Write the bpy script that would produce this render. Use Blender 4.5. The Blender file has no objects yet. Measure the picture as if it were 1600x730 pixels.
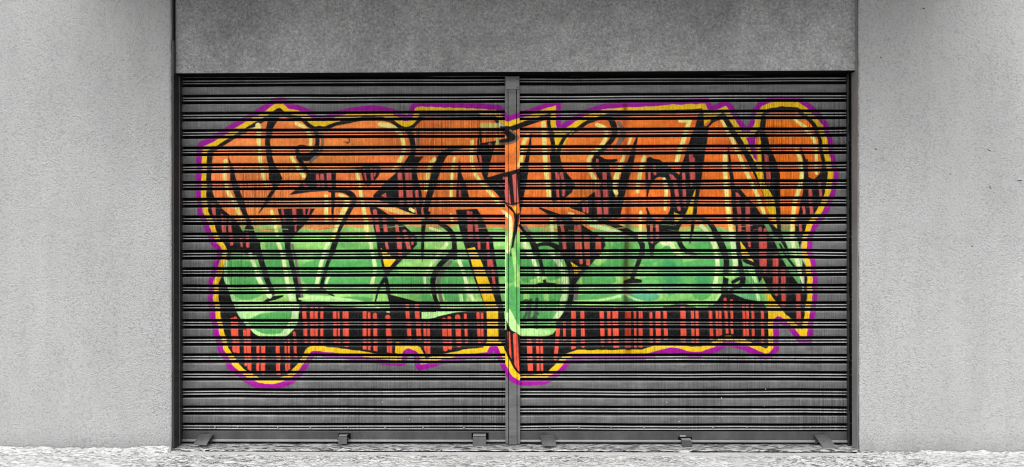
import bpy, bmesh, math, random
import numpy as np
from mathutils import Matrix, Vector, Euler

sc = bpy.context.scene
R = math.radians
# ---------------------------------------------------------------- camera
CAM = Vector((0.09, -6.0, 1.35)); YAW, ROLL = R(0.86), R(0.10)
camd = bpy.data.cameras.new('camera'); cam = bpy.data.objects.new('camera', camd)
sc.collection.objects.link(cam); sc.camera = cam
sc.cycles.filter_width = 1.0
camd.sensor_width = 36; camd.lens = 36*1463/1600; camd.clip_end = 2000
Rm = Matrix.Rotation(YAW, 3, 'Z') @ Matrix.Rotation(R(90), 3, 'X') @ Matrix.Rotation(-ROLL, 3, 'Z')
cam.location = CAM; cam.rotation_euler = Rm.to_euler()
# ---------------------------------------------------------------- light
w = bpy.data.worlds.new('World'); sc.world = w; w.use_nodes = True
nt = w.node_tree; nt.nodes.clear()
sky = nt.nodes.new('ShaderNodeTexSky'); sky.sky_type = 'NISHITA'; sky.sun_disc = False
SUN_EL, SUN_AZ = R(47), R(-14)           # azimuth measured from straight in front of the wall
sky.sun_elevation = SUN_EL; sky.sun_rotation = R(180) - SUN_AZ; sky.dust_density = 3
hs = nt.nodes.new('ShaderNodeHueSaturation'); hs.inputs['Saturation'].default_value = 0.04
bg = nt.nodes.new('ShaderNodeBackground'); bg.inputs[1].default_value = 0.10
wo = nt.nodes.new('ShaderNodeOutputWorld')
nt.links.new(sky.outputs[0], hs.inputs['Color']); nt.links.new(hs.outputs[0], bg.inputs[0]); nt.links.new(bg.outputs[0], wo.inputs[0])
sl = bpy.data.lights.new('sun', 'SUN'); sl.energy = 1.9; sl.angle = R(58); sl.color = (1, .995, .985)
so = bpy.data.objects.new('sun', sl); sc.collection.objects.link(so); so.location = (-2, -8, 8)
sd_ = Vector((math.sin(SUN_AZ)*math.cos(SUN_EL), -math.cos(SUN_AZ)*math.cos(SUN_EL), math.sin(SUN_EL)))
so.rotation_euler = sd_.to_track_quat('Z', 'Y').to_euler()
vs = sc.view_settings; vs.view_transform = 'Standard'; vs.look = 'None'; vs.gamma = 1; vs.use_curve_mapping = False
vs.exposure = 0.46

# ---------------------------------------------------------------- helpers
RT = np.array(Rm.transposed()); CV = np.array(CAM)
def proj(P):                                # world point(s) -> photo units (for laying the paint out)
    v = (np.asarray(P, float)-CV) @ RT.T
    return 800+1463*v[..., 0]/-v[..., 2], 365-1463*v[..., 1]/-v[..., 2]
def at(px, py, Y):                          # photo unit -> point on the plane y=Y
    d = np.array(Rm) @ np.array([(px-800)/1463, -(py-365)/1463, -1.0])
    t = (Y-CV[1])/d[1]; return CV + d*t

def link(name, me, mat, parent=None, loc=None):
    o = bpy.data.objects.new(name, me); sc.collection.objects.link(o)
    if mat: me.materials.append(mat)
    if parent: o.parent = parent
    if loc is not None: o.location = loc
    return o
def tag(o, label=None, cat=None, group=None, kind=None):
    for k, v in (('label', label), ('category', cat), ('group', group), ('kind', kind)):
        if v: o[k] = v
    return o
def thing(name, loc, label, cat, group=None):
    o = bpy.data.objects.new(name, None); sc.collection.objects.link(o); o.location = loc
    o.empty_display_size = .1
    return tag(o, label, cat, group)
def mesh(name, v, f, smooth_=False):
    me = bpy.data.meshes.new(name); me.from_pydata([tuple(a) for a in v], [], f); me.update()
    if smooth_: me.shade_smooth()
    return me
def grid_mesh(name, V, smooth_=False):      # V : (rows, cols, 3)
    r, c = V.shape[:2]; me = bpy.data.meshes.new(name)
    i = np.arange(r*c).reshape(r, c)
    q = np.stack([i[:-1, :-1], i[:-1, 1:], i[1:, 1:], i[1:, :-1]], -1).reshape(-1, 4).astype(np.int32)
    me.vertices.add(r*c); me.vertices.foreach_set('co', V.reshape(-1).astype(np.float32))
    me.loops.add(q.size); me.loops.foreach_set('vertex_index', q.reshape(-1))
    me.polygons.add(len(q)); me.polygons.foreach_set('loop_start', np.arange(0, q.size, 4, dtype=np.int32))
    me.update(calc_edges=True)
    me.polygons.foreach_set('use_smooth', np.full(len(q), smooth_)); me.update()
    return me
def box_bm(bm, x0, x1, y0, y1, z0, z1, bev=0, skew=None):
    r = bmesh.ops.create_cube(bm, size=1)
    for v in r['verts']:
        v.co = Vector(((x0+x1)/2+v.co.x*(x1-x0), (y0+y1)/2+v.co.y*(y1-y0), (z0+z1)/2+v.co.z*(z1-z0)))
    if bev:
        es = {e for v in r['verts'] for e in v.link_edges}
        bmesh.ops.bevel(bm, geom=list(es), offset=bev, segments=2, affect='EDGES', profile=.6)
def from_bm(name, bm, mat, parent=None, loc=None, sm=False):
    me = bpy.data.meshes.new(name); bm.to_mesh(me); bm.free()
    if sm: me.shade_smooth()
    return link(name, me, mat, parent, loc)
def box(name, x0, x1, y0, y1, z0, z1, mat, parent=None, bev=0, off=(0, 0, 0)):
    bm = bmesh.new(); box_bm(bm, x0-off[0], x1-off[0], y0-off[1], y1-off[1], z0-off[2], z1-off[2], bev)
    return from_bm(name, bm, mat, parent)

# ---- node material helper
class NM:
    def __init__(s, name, rough=.6, metal=0, spec=.4):
        s.m = bpy.data.materials.new(name); s.m.use_nodes = True; s.n = s.m.node_tree.nodes; s.l = s.m.node_tree.links
        s.b = s.n['Principled BSDF']; s.b.inputs['Roughness'].default_value = rough
        s.b.inputs['Metallic'].default_value = metal; s.b.inputs['Specular IOR Level'].default_value = spec
        s.tc = s.n.new('ShaderNodeTexCoord')
    def co(s, scale):
        mp = s.n.new('ShaderNodeMapping'); s.l.new(s.tc.outputs['Object'], mp.inputs[0])
        mp.inputs['Scale'].default_value = scale if hasattr(scale, '__len__') else (scale,)*3
        return mp.outputs[0]
    def noise(s, scale, detail=3, rough=.5, dist=0):
        t = s.n.new('ShaderNodeTexNoise'); t.inputs['Scale'].default_value = 1; t.inputs['Detail'].default_value = detail
        t.inputs['Roughness'].default_value = rough; t.inputs['Distortion'].default_value = dist
        s.l.new(s.co(scale), t.inputs['Vector']); return t.outputs[0]
    def ramp(s, src, p0, v0, p1, v1):
        r = s.n.new('ShaderNodeMapRange'); r.clamp = True
        for i, v in zip((1, 2, 3, 4), (p0, p1, v0, v1)): r.inputs[i].default_value = v
        s.l.new(src, r.inputs[0]); return r.outputs[0]
    def math(s, op, a, b=None):
        m = s.n.new('ShaderNodeMath'); m.operation = op
        for i, x in enumerate((a, b)):
            if x is None: continue
            if isinstance(x, (int, float)): m.inputs[i].default_value = x
            else: s.l.new(x, m.inputs[i])
        return m.outputs[0]
    def mix(s, f, a, b, mode='MIX'):
        m = s.n.new('ShaderNodeMix'); m.data_type = 'RGBA'; m.blend_type = mode
        for i, x in ((0, f), (6, a), (7, b)):
            if isinstance(x, (int, float)) and i == 0: m.inputs[i].default_value = x
            elif isinstance(x, (int, float)): m.inputs[i].default_value = (x, x, x, 1)
            elif isinstance(x, tuple): m.inputs[i].default_value = x
            else: s.l.new(x, m.inputs[i])
        return m.outputs[2]
    def grey(s, v):
        c = s.n.new('ShaderNodeCombineColor')
        for i in range(3): s.l.new(v, c.inputs[i])
        return c.outputs[0]
    def bump(s, h, dist, strength=1, prev=None):
        b = s.n.new('ShaderNodeBump'); b.inputs['Distance'].default_value = dist; b.inputs['Strength'].default_value = strength
        s.l.new(h, b.inputs['Height'])
        if prev: s.l.new(prev, b.inputs['Normal'])
        s.l.new(b.outputs[0], s.b.inputs['Normal']); return b.outputs[0]
    def base(s, c):
        if isinstance(c, (int, float)): s.b.inputs['Base Color'].default_value = (c, c, c, 1)
        else: s.l.new(c, s.b.inputs['Base Color'])

def stucco(name, alb, fine=1.0, seed=0, nicks=False):
    m = NM(name, .9, spec=.2)
    n1 = m.noise(84*fine, 3.0, .6, .3); n2 = m.noise(170*fine, 2, .5); big = m.noise((.9, .9, .7), 4, .55)
    dens = m.noise((3, 3, 2.4), 3, .6)
    spots = m.ramp(m.math('ADD', n1, m.ramp(dens, .35, -.03, .65, .03)), .30, .78, .50, 1.03)
    mot = m.math('MULTIPLY', m.ramp(big, .3, .90, .7, 1.05), m.ramp(m.noise((9, 9, 1.3), 4, .6), .35, .955, .6, 1.02))
    gr = m.ramp(n2, .3, .90, .7, 1.08)
    v = m.math('MULTIPLY', m.math('MULTIPLY', spots, mot), m.math('MULTIPLY', gr, alb))
    sx = m.n.new('ShaderNodeSeparateXYZ'); m.l.new(m.tc.outputs['Object'], sx.inputs[0])     # splashed dirt along the foot
    z = m.math('ADD', sx.outputs[2], m.math('MULTIPLY', m.noise((5, 5, 9), 4, .65), -.14))
    v = m.math('MULTIPLY', v, m.ramp(z, -.07, .80, .05, 1.0))
    m.base(m.grey(v))
    h = m.math('ADD', m.math('MULTIPLY', n1, 1.0), m.math('MULTIPLY', n2, .45))
    m.bump(h, .011/fine, 1.0)
    return m.m
# ---------------------------------------------------------------- materials
M = {}
M['wall'] = stucco('pale_render', .50, nicks=True)
M['wall_shop'] = stucco('greyer_render', .455)
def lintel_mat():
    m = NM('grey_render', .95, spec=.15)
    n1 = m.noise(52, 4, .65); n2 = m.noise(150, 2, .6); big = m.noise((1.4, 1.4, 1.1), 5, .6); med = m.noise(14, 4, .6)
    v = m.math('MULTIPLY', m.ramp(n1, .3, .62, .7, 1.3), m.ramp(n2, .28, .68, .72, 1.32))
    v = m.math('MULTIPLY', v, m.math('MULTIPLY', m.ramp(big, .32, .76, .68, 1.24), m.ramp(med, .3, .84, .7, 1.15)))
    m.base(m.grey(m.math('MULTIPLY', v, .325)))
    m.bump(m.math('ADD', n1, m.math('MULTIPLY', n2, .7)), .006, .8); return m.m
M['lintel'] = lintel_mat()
def steel_mat(name, alb, rough=.45, scr=True, con=.18):
    m = NM(name, rough, .0, .5)
    n = m.noise((6, 6, 3), 4, .6); f = m.noise(160, 2, .5)
    v = m.math('MULTIPLY', m.ramp(n, .3, 1-con, .7, 1+con), m.ramp(f, .3, .9, .7, 1.1))
    c = m.math('MULTIPLY', v, alb)
    if scr:
        s1 = m.noise((60, 60, 18), 3, .7, 1.5); c = m.math('ADD', c, m.ramp(s1, .70, 0, .78, .35*alb+.05))
    m.base(m.grey(c)); m.bump(f, .0006, .4)
    m.l.new(m.ramp(n, .3, rough-.1, .7, rough+.12), m.b.inputs['Roughness']); return m.m
M['steel'] = steel_mat('painted_steel', .15)
M['dark_steel'] = steel_mat('dark_steel', .022, .4)
M['lining'] = steel_mat('reveal_paint', .27, .6)
M['rail_steel'] = steel_mat('bottom_rail_steel', .06, .38, True, .4)
M['lip'] = steel_mat('worn_steel', .26, .4)
M['zinc'] = steel_mat('bare_zinc', .45, .4)
M['latch'] = steel_mat('latch_steel', .085, .5, True, .5)
M['latch_dark'] = steel_mat('latch_steel_dark', .06, .5)
M['void'] = steel_mat('gap_and_shade_black', .005, .9, False)  # near-black for backs and gaps, also painted shade under beam and around locks
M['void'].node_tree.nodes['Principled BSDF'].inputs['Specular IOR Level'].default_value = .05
def paint_mat(name='sprayed_shutter_steel', corr=1.0):
    m = NM(name, .46, 0, .18)
    a = m.n.new('ShaderNodeAttribute'); a.attribute_name = 'paint'
    st = m.noise((210, 1, 2.2), 2, .6)                  # fine upright corrugation of the sheet
    st2 = m.noise((520, 1, 5), 1, .5)
    env = m.noise((1.1, 1, 1.3), 2, .5)
    deep = m.ramp(env, .38, .10, .66, 1.0)
    dirt = m.noise((9, 9, 26), 4, .65)
    scr = m.noise((30, 30, 60), 3, .75, 2.0)
    base = m.math('MULTIPLY', m.ramp(dirt, .3, .085, .7, .165), m.ramp(st, .3, 1-.2*corr, .7, 1+.2*corr))
    base = m.math('ADD', base, m.ramp(scr, .71, 0, .78, .22))
    hilite_at = m.n.new('ShaderNodeAttribute'); hilite_at.attribute_name = 'sky_hilite'  # painted highlight: pales the beads and slat edges
    base = m.math('MULTIPLY', base, m.math('ADD', 1.0, m.math('MULTIPLY', hilite_at.outputs['Fac'], 1.5)))
    col = m.mix(a.outputs['Alpha'], m.grey(base), a.outputs['Color'])
    m.l.new(m.ramp(a.outputs['Alpha'], 0, .34, 1, .04), m.b.inputs['Specular IOR Level'])
    col = m.mix(m.math('MULTIPLY', hilite_at.outputs['Fac'], .16), col, .8)
    tick = m.math('ADD', m.ramp(st, .38, 1.0, .60, .0), m.math('MULTIPLY', m.ramp(st2, .4, 1, .6, 0), .6))
    tick = m.math('MULTIPLY', m.math('MULTIPLY', tick, deep), .55*corr)
    col = m.mix(1.0, col, m.grey(m.math('SUBTRACT', 1.06, tick)), 'MULTIPLY')
    m.base(col); m.bump(m.math('ADD', st, m.math('MULTIPLY', st2, .5)), .0022, .55*corr+.03)
    return m.m
M['paint'] = paint_mat(); M['paint_post'] = paint_mat('sprayed_post_steel', .12)
def ground_mat():
    m = NM('rough_pavement', .9, 0, .25)
    n1 = m.noise((22, 62, 30), 5, .68, .9); n2 = m.noise((110, 170, 110), 3, .6); big = m.noise((2.2, 4, 2), 4, .55)
    a = m.n.new('ShaderNodeAttribute'); a.attribute_name = 'wear'
    pit = m.ramp(n1, .40, .15, .53, 1.0)
    pit = m.math('ADD', m.math('MULTIPLY', pit, a.outputs['Fac']), m.math('SUBTRACT', 1.0, a.outputs['Fac']))
    v = m.math('MULTIPLY', pit, m.ramp(n2, .3, .80, .6, 1.04))
    v = m.math('MULTIPLY', m.math('MULTIPLY', v, m.ramp(big, .3, .86, .7, 1.05)), .74)
    m.base(m.grey(v)); m.bump(m.math('ADD', n1, m.math('MULTIPLY', n2, .4)), .012, .8); return m.m
M['ground'] = ground_mat()
def plain_ground():
    m = NM('street_ground', .95, 0, .2); n = m.noise(20, 4, .6); m.base(m.grey(m.ramp(n, .3, .30, .7, .42))); m.bump(n, .01, .5); return m.m
M['street'] = plain_ground()
def sill_mat():
    m = NM('worn_concrete_sill', .9, 0, .2)
    n1 = m.noise((14, 50, 40), 5, .65, .8); n2 = m.noise((90, 160, 90), 3, .6)
    v = m.math('MULTIPLY', m.ramp(n1, .42, .07, .56, .56), m.ramp(n2, .3, .7, .6, 1.1))
    m.base(m.grey(v)); m.bump(n2, .008, .8); return m.m
M['sill'] = sill_mat()

# ---------------------------------------------------------------- setting
PF = -0.16                                   # front face of the two pillars
xL = at(267.5, 400, PF)[0]; xR = at(1342.5, 400, PF)[0]
box('ground', -60, 60, -60, 60, -.30, -.16, M['street'])['kind'] = 'structure'
def fn(x, y, s, seed):                       # cheap value noise for displacement
    r = np.random.RandomState(seed); g = r.rand(512, 512)
    u, v = x/s[0]+200.3, y/s[1]+200.7
    ui, vi = np.floor(u).astype(int), np.floor(v).astype(int); fu, fv = u-ui, v-vi
    fu, fv = fu*fu*(3-2*fu), fv*fv*(3-2*fv); ui %= 511; vi %= 511
    return (g[vi, ui]*(1-fu)+g[vi, ui+1]*fu)*(1-fv)+(g[vi+1, ui]*(1-fu)+g[vi+1, ui+1]*fu)*fv
gx = np.arange(-3.9, 3.9, .0065); gy = np.concatenate([np.arange(-1.1, -.172, .0065), [-.1705, -.168]])
X, Y = np.meshgrid(gx, gy)
hb = (fn(X, Y, (.07, .03), 21)*.5+fn(X, Y, (.024, .016), 22)*.35+fn(X, Y, (.011, .009), 23)*.2)
strip = np.clip((Y+.27)/.03, 0, 1)           # smoother strip of mortar along the sill
strip = strip*np.clip((X-xL)/.08, 0, 1)*np.clip((xR-X)/.08, 0, 1)
joint = np.zeros_like(X)                     # slab joints
for k in range(-14, 15):
    d = np.abs(X-(k*.26+.07)+.0*Y); joint = np.maximum(joint, np.clip(1-d/.007, 0, 1))
joint = np.maximum(joint, np.clip(1-np.abs(Y+.275)/.008, 0, 1)); joint = np.maximum(joint, np.clip(1-np.abs(Y+.45)/.008, 0, 1))
joint *= (np.abs(X-.2) < 1.9)*(fn(X, Y, (.2, .2), 27) > .35)
amp = .015*(1-strip*.85)*(1-joint*.7)
Z = -.012+(hb-.5)*amp*1.6
foot = np.where(X < xL, 1, 0)*np.clip((Y+.26)/.09, 0, 1)*.030+np.where(X > xR, 1, 0)*np.clip((Y+.22)/.06, 0, 1)*.010
foot = foot*(.75+.45*fn(X, Y, (.3, .1), 24)); Z = Z+foot
Z = np.maximum(Z, -.02)
V = np.stack([X, Y, Z], -1); me = grid_mesh('pavement', V, True)
wear = np.clip(1-strip*.9, .1, 1)*np.clip(.45+.9*fn(X, Y, (.5, .2), 25), 0, 1)*(1-.8*joint)*np.where(np.abs(X-.2) < 2.3, 1.0, .72)
at_ = me.attributes.new('wear', 'FLOAT', 'POINT'); at_.data.foreach_set('value', wear.reshape(-1).astype(np.float32))
link('pavement', me, M['ground'])['kind'] = 'structure'
box('pavement_base', -3.9, 3.9, -1.1, .6, -.159, -.024, M['street'])['kind'] = 'structure'

# walls either side of the opening, their outer edge slightly uneven
def wall(name, x0, x1, label):
    nx, nz = 2, 90
    side = x1 if x0 < 0 else x0; back = x0 if x0 < 0 else x1; sg = 1 if x0 < 0 else -1
    zs = np.linspace(-.02, 4.6, nz)
    jig = (np.interp(zs, np.linspace(-.1, 4.8, 240), np.random.RandomState(3 if sg > 0 else 5).rand(240))-.5)*.0035
    rows = []
    for z, j in zip(zs, jig):
        e = side+j
        rows.append([(back, .5, z), (back, PF, z), (e-sg*.012, PF, z), (e-sg*.004, PF+.003, z), (e, PF+.010, z), (e, .5, z)])
    V = np.array(rows)
    if sg < 0: V = V[:, ::-1]
    o = link(name, grid_mesh(name, V[:, ::-1]), M['wall'] if sg < 0 else M['wall_shop'])
    return tag(o, label, 'wall')
WL = wall('rendered_wall', -4.3, xL, 'pale grey rendered wall left of the painted shutter')
WR = wall('rendered_wall', xR, 4.3, 'pale grey rendered wall right of the shutter, with small dark nicks')
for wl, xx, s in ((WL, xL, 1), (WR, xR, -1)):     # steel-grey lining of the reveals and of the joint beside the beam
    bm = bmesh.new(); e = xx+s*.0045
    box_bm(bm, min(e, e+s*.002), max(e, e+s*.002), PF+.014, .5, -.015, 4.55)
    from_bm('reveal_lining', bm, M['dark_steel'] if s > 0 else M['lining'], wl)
for gxp, gyp, L, ang in ((1545.5,235,7,-28),(1593,282.5,9,2),(1547,293,6,-52),(1485,272,4,-8),(1369,233,4,-30),(1519,385,4,-35),(1443,13,6,-15),(1376,90,4,30)):
    p = at(gxp, gyp, PF); bm = bmesh.new(); bmesh.ops.create_icosphere(bm, subdivisions=2, radius=1)
    rg = np.random.RandomState(int(gxp))
    for v in bm.verts: v.co *= .8+.4*rg.rand(); v.co = Vector((v.co.x*L*.0019, v.co.y*.0015, v.co.z*.0026))
    bmesh.ops.rotate(bm, verts=bm.verts, matrix=Matrix.Rotation(R(-ang), 3, 'Y'))
    from_bm('gouge', bm, M['void'], WR, (p[0], PF+.0002, p[2]))
LF = -0.115
lx0, lx1 = at(274, 60, LF)[0], at(1338.5, 60, LF)[0]; lz = at(800, 112.3, LF)[2]
bm = bmesh.new(); box_bm(bm, lx0, lx1, LF, .45, lz, 4.6, .004)
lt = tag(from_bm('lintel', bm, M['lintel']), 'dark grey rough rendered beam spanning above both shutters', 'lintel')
tag(box('back_wall', -3.2, 3.2, .52, .62, -.02, 4.6, M['void']), 'unlit wall closing the shop behind the shutters', 'wall')
tag(box('shade_slab', -2.7, 2.7, -1.50, -.162, 3.32, 3.50, M['lintel']), 'added slab out of view, shading the top of the shop opening', 'shade slab')  # added out of view to darken the top of the opening
bm = bmesh.new(); box_bm(bm, lx0+.004, lx1-.004, LF+.006, .44, lz-.006, lz-.0005); from_bm('soffit_shade', bm, M['void'], lt)  # near-black strip under the beam standing in for its shade
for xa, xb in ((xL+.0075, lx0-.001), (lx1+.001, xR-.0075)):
    bm = bmesh.new(); box_bm(bm, xa, xb, LF+.012, .44, lz-.006, 4.5); from_bm('joint_shade', bm, M['void'], lt)  # near-black strips painted as shade in the gaps beside the beam
# sill
sx = np.linspace(xL-.0, xR, 520); sy = np.array([-.1615, -.160, -.15, -.13, -.11, -.09, -.07, -.05, -.03, 0, .06, .2])
X, Y = np.meshgrid(sx, sy)
Z = .000+(fn(X, Y, (.05, .03), 31)-.5)*.010+(fn(X, Y, (.2, .3), 32)-.5)*.006
Z[0] = -.040; Z[1] -= .003; Y = Y+np.where(np.arange(len(sy))[:, None] < 3, (fn(X, 0*Y, (.09, 1), 33)-.3)*.010, 0)
Z = np.where(Y > -.02, np.minimum(Z, .0), Z)
sillo = tag(link('door_sill', grid_mesh('door_sill', np.stack([X, Y, Z], -1), True), M['sill']), 'chipped worn concrete sill under the shutters', 'sill')

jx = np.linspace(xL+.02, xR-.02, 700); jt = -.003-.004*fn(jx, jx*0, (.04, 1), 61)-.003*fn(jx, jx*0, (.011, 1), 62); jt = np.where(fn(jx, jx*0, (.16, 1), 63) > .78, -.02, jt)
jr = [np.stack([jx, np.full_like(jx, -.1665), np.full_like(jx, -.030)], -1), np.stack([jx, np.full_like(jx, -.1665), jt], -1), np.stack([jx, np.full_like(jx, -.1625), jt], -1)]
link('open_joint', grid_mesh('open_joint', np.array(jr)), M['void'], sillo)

# ---------------------------------------------------------------- graffiti
# The painting is spray paint lying on the shutter. It is drawn here as vector
# shapes (units: 4.1 mm on the door) and ends up as paint colours on the door mesh.
AX0, AY0, AX1, AY1, AS = 296.0, 142.0, 1324.0, 622.0, 2.0
AW, AH = int((AX1 - AX0) * AS), int((AY1 - AY0) * AS)
art = np.zeros((AH, AW, 3), np.float32)
cov = np.zeros((AH, AW), np.float32)          # how much paint lies on the steel

def smooth(pts, n=5, closed=True):
    p = np.asarray(pts, float); m = len(p); out = []
    rng = range(m) if closed else range(m - 1)
    for i in rng:
        if closed: a, b, c, d = p[(i-1) % m], p[i], p[(i+1) % m], p[(i+2) % m]
        else: a, b, c, d = p[max(i-1, 0)], p[i], p[i+1], p[min(i+2, m-1)]
        for k in range(n):
            t = k / n
            out.append(0.5*((2*b) + (c-a)*t + (2*a-5*b+4*c-d)*t*t + (3*b-a-3*c+d)*t**3))
    if not closed: out.append(p[-1])
    return np.array(out)

def sdist(pts, x0, y0, x1, y1):
    """signed distance (inside positive) on the canvas window, in art units"""
    ix0, iy0 = max(0, int((x0-AX0)*AS)), max(0, int((y0-AY0)*AS))
    ix1, iy1 = min(AW, int((x1-AX0)*AS)+1), min(AH, int((y1-AY0)*AS)+1)
    if ix1 <= ix0 or iy1 <= iy0: return None
    X = (AX0 + (np.arange(ix0, ix1)+.5)/AS).astype(np.float32)[None, :]
    Y = (AY0 + (np.arange(iy0, iy1)+.5)/AS).astype(np.float32)[:, None]
    d2 = np.full((iy1-iy0, ix1-ix0), 1e9, np.float32); ins = np.zeros(d2.shape, bool)
    q = np.asarray(pts, np.float32); m = len(q)
    for i in range(m):
        ax, ay = q[i]; bx, by = q[(i+1) % m]
        ex, ey = bx-ax, by-ay; L = ex*ex+ey*ey + 1e-9
        t = np.clip(((X-ax)*ex+(Y-ay)*ey)/L, 0, 1)
        dx, dy = X-ax-t*ex, Y-ay-t*ey
        np.minimum(d2, dx*dx+dy*dy, out=d2)
        if ay != by:
            c = ((ay > Y) != (by > Y)) & (X < ex*(Y-ay)/(by-ay) + ax)
            ins ^= c
    d = np.sqrt(d2); return (slice(iy0, iy1), slice(ix0, ix1)), np.where(ins, d, -d)

def paint(sl, a, col):
    a = np.clip(a, 0, 1)
    if sil_mask is not None: a = a * sil_mask[sl]
    if isinstance(col, np.ndarray) and col.ndim == 3: c = col[sl]
    else: c = np.asarray(col, np.float32)
    art[sl] += (c - art[sl]) * a[..., None]
    cov[sl] = np.maximum(cov[sl], a)

class Tile:
    def __init__(s, x, y, k): s.x, s.y, s.k = x, y, k
    def __call__(s, pts): return [(s.x + a/s.k, s.y + b/s.k) for a, b in pts]
    def poly(s, pts, col, sm=False, soft=.6, op=1.0):
        q = np.array(s(pts))
        if sm: q = smooth(q)
        r = sdist(q, q[:,0].min()-2, q[:,1].min()-2, q[:,0].max()+2, q[:,1].max()+2)
        if r: paint(r[0], (r[1]/soft + .5)*op, col)
    def stroke(s, pts, w, col, soft=.6, op=1.0, sm=True):
        q = np.array(s(pts)); m = len(q)
        w = [w]*m if not hasattr(w, '__len__') else list(w)
        while len(w) < m: w.append(w[-1])
        z = np.column_stack([q, w[:m]])
        if sm and m > 2: z = smooth(z, 4, False)
        W = max(w)
        ix0, iy0 = max(0, int((q[:,0].min()-W-AX0)*AS)), max(0, int((q[:,1].min()-W-AY0)*AS))
        ix1, iy1 = min(AW, int((q[:,0].max()+W-AX0)*AS)+1), min(AH, int((q[:,1].max()+W-AY0)*AS)+1)
        if ix1 <= ix0 or iy1 <= iy0: return
        X = (AX0 + (np.arange(ix0, ix1)+.5)/AS)[None, :]; Y = (AY0 + (np.arange(iy0, iy1)+.5)/AS)[:, None]
        best = np.full((iy1-iy0, ix1-ix0), -1e9)
        for i in range(len(z)-1):
            ax, ay, aw = z[i]; bx, by, bw = z[i+1]
            ex, ey = bx-ax, by-ay; L = ex*ex+ey*ey+1e-9
            t = np.clip(((X-ax)*ex+(Y-ay)*ey)/L, 0, 1)
            d = np.sqrt((X-ax-t*ex)**2+(Y-ay-t*ey)**2)
            best = np.maximum(best, (aw+(bw-aw)*t)/2 - d)
        paint((slice(iy0, iy1), slice(ix0, ix1)), (best/soft+.5)*op, col)
    def bars(s, items, col, w=4.5, op=.92):
        for it in items:
            x0, y0, x1, y1 = it[:4]; ww = it[4] if len(it) > 4 else w
            s.stroke([(x0, y0), (x1, y1)], ww, col, op=op, sm=False)

K1, K2, K3 = 3.243, 4.865, 6.083
A, B, C, D = (Tile(x, 150, K1) for x in (300, 560, 800, 1040))
E, F, G, H = (Tile(x, 390, K1) for x in (300, 560, 800, 1040))
P1, P2, P3, P4, P5, P6 = (Tile(x, 250, K2) for x in (300, 480, 660, 800, 960, 1130))
Q1, Q2, Q3, Q4, Q5, Q6 = (Tile(x, 370, K2) for x in (300, 480, 660, 800, 960, 1130))
Z4, Z6, Z7 = Tile(720, 150, K3), Tile(1000, 150, K3), Tile(1120, 150, K3)
U = Tile(0, 0, 1.0)

BLK = (.005, .005, .006); ORG = (.93, .185, .012); YEL = (.88, .54, .008); PUR = (.34, .004, .30)
DGR = (.095, .40, .10); LGR = (.34, .68, .17); PGR = (.52, .88, .32); PAL = (.95, .84, .24)
RED = (.82, .095, .05); MAR = (.55, .075, .075); MA2 = (.62, .11, .09); GRY = (.17, .14, .12); OLV = (.40, .36, .13)

sil_mask = None
SIL = [(306,262),(307,232),(311,222),(325,216),(350,201),(380,183),(410,166),(426,154),(438,151),(447,154),(455,162),(470,165),(485,172),(495,181),(506,181),
 (520,175),(545,169),(565,166),(582,165),(600,167),(615,170),(628,176),(634,182),(638,178),(641,166),(649,159),(700,160),(742,161),(782,165),(788,172),(794,181),
 (812,175),(850,162),(866,157),(876,156),(877,176),(877,195),(893,184),(902,178),(915,171),(930,166),(947,161),(1000,158),(1050,155),(1108,153),(1113,166),
 (1131,157),(1140,159),(1152,176),(1166,199),(1171,192),(1175,172),(1185,160),(1200,153),(1222,150),(1250,152),(1262,159),(1280,174),(1293,191),(1300,215),(1306,250),(1310,268),
 (1309,285),(1305,305),(1297,326),(1287,343),(1276,356),(1270,375),(1269,390),(1274,408),(1277,428),(1278,455),(1276,478),(1272,505),(1268,536),(1248,536),(1234,518),(1217,503),
 (1217,546),(1207,558),(1197,563),(1180,556),(1158,546),(1137,541),(1118,551),(1100,558),(1080,559),(1050,552),(1030,556),(1005,563),(960,563),(905,563),(892,567),(880,581),
 (866,594),(852,601),(830,603),(808,602),(795,594),(788,583),(780,567),(771,547),(767,558),(730,562),(690,570),(655,580),(649,573),(646,556),(637,553),(634,570),(625,573),(590,569),(540,562),(492,556),
 (486,566),(474,584),(460,598),(442,606),(424,609),(402,607),(378,595),(356,575),(341,550),(334,522),(328,495),(325,465),(325,440),(332,418),(336,404),(338,392),
 (328,380),(318,353),(309,335),(306,310)]
full = sdist(SIL, AX0, AY0, AX1, AY1)
sd = full[1]
sd_c = np.zeros((AH, AW), np.float32); sd_c[full[0]] = sd; sd = sd_c
rs = np.random.RandomState(7)
def vnoise(cx, cy, seed):
    r = np.random.RandomState(seed); g = r.rand(int(AH/AS/cy)+4, int(AW/AS/cx)+4)
    yy = (np.arange(AH)/AS/cy); xx = (np.arange(AW)/AS/cx)
    yi = yy.astype(int); xi = xx.astype(int); fy = yy-yi; fx = xx-xi
    fy = (fy*fy*(3-2*fy))[:, None]; fx = (fx*fx*(3-2*fx))[None, :]
    a = g[yi][:, xi]; b = g[yi][:, xi+1]; c = g[yi+1][:, xi]; d = g[yi+1][:, xi+1]
    return ((a*(1-fx)+b*fx)*(1-fy)+(c*(1-fx)+d*fx)*fy).astype(np.float32)
allsl = (slice(0, AH), slice(0, AW))
edge = (vnoise(7, 7, 1)-.5)*1.4
paint(allsl, (sd+edge*.6)/.7+.5, PUR)
ywid = 8.6 + (vnoise(40, 40, 2)-.5)*1.5
paint(allsl, (sd+edge-ywid)/.7+.5, YEL)
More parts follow.
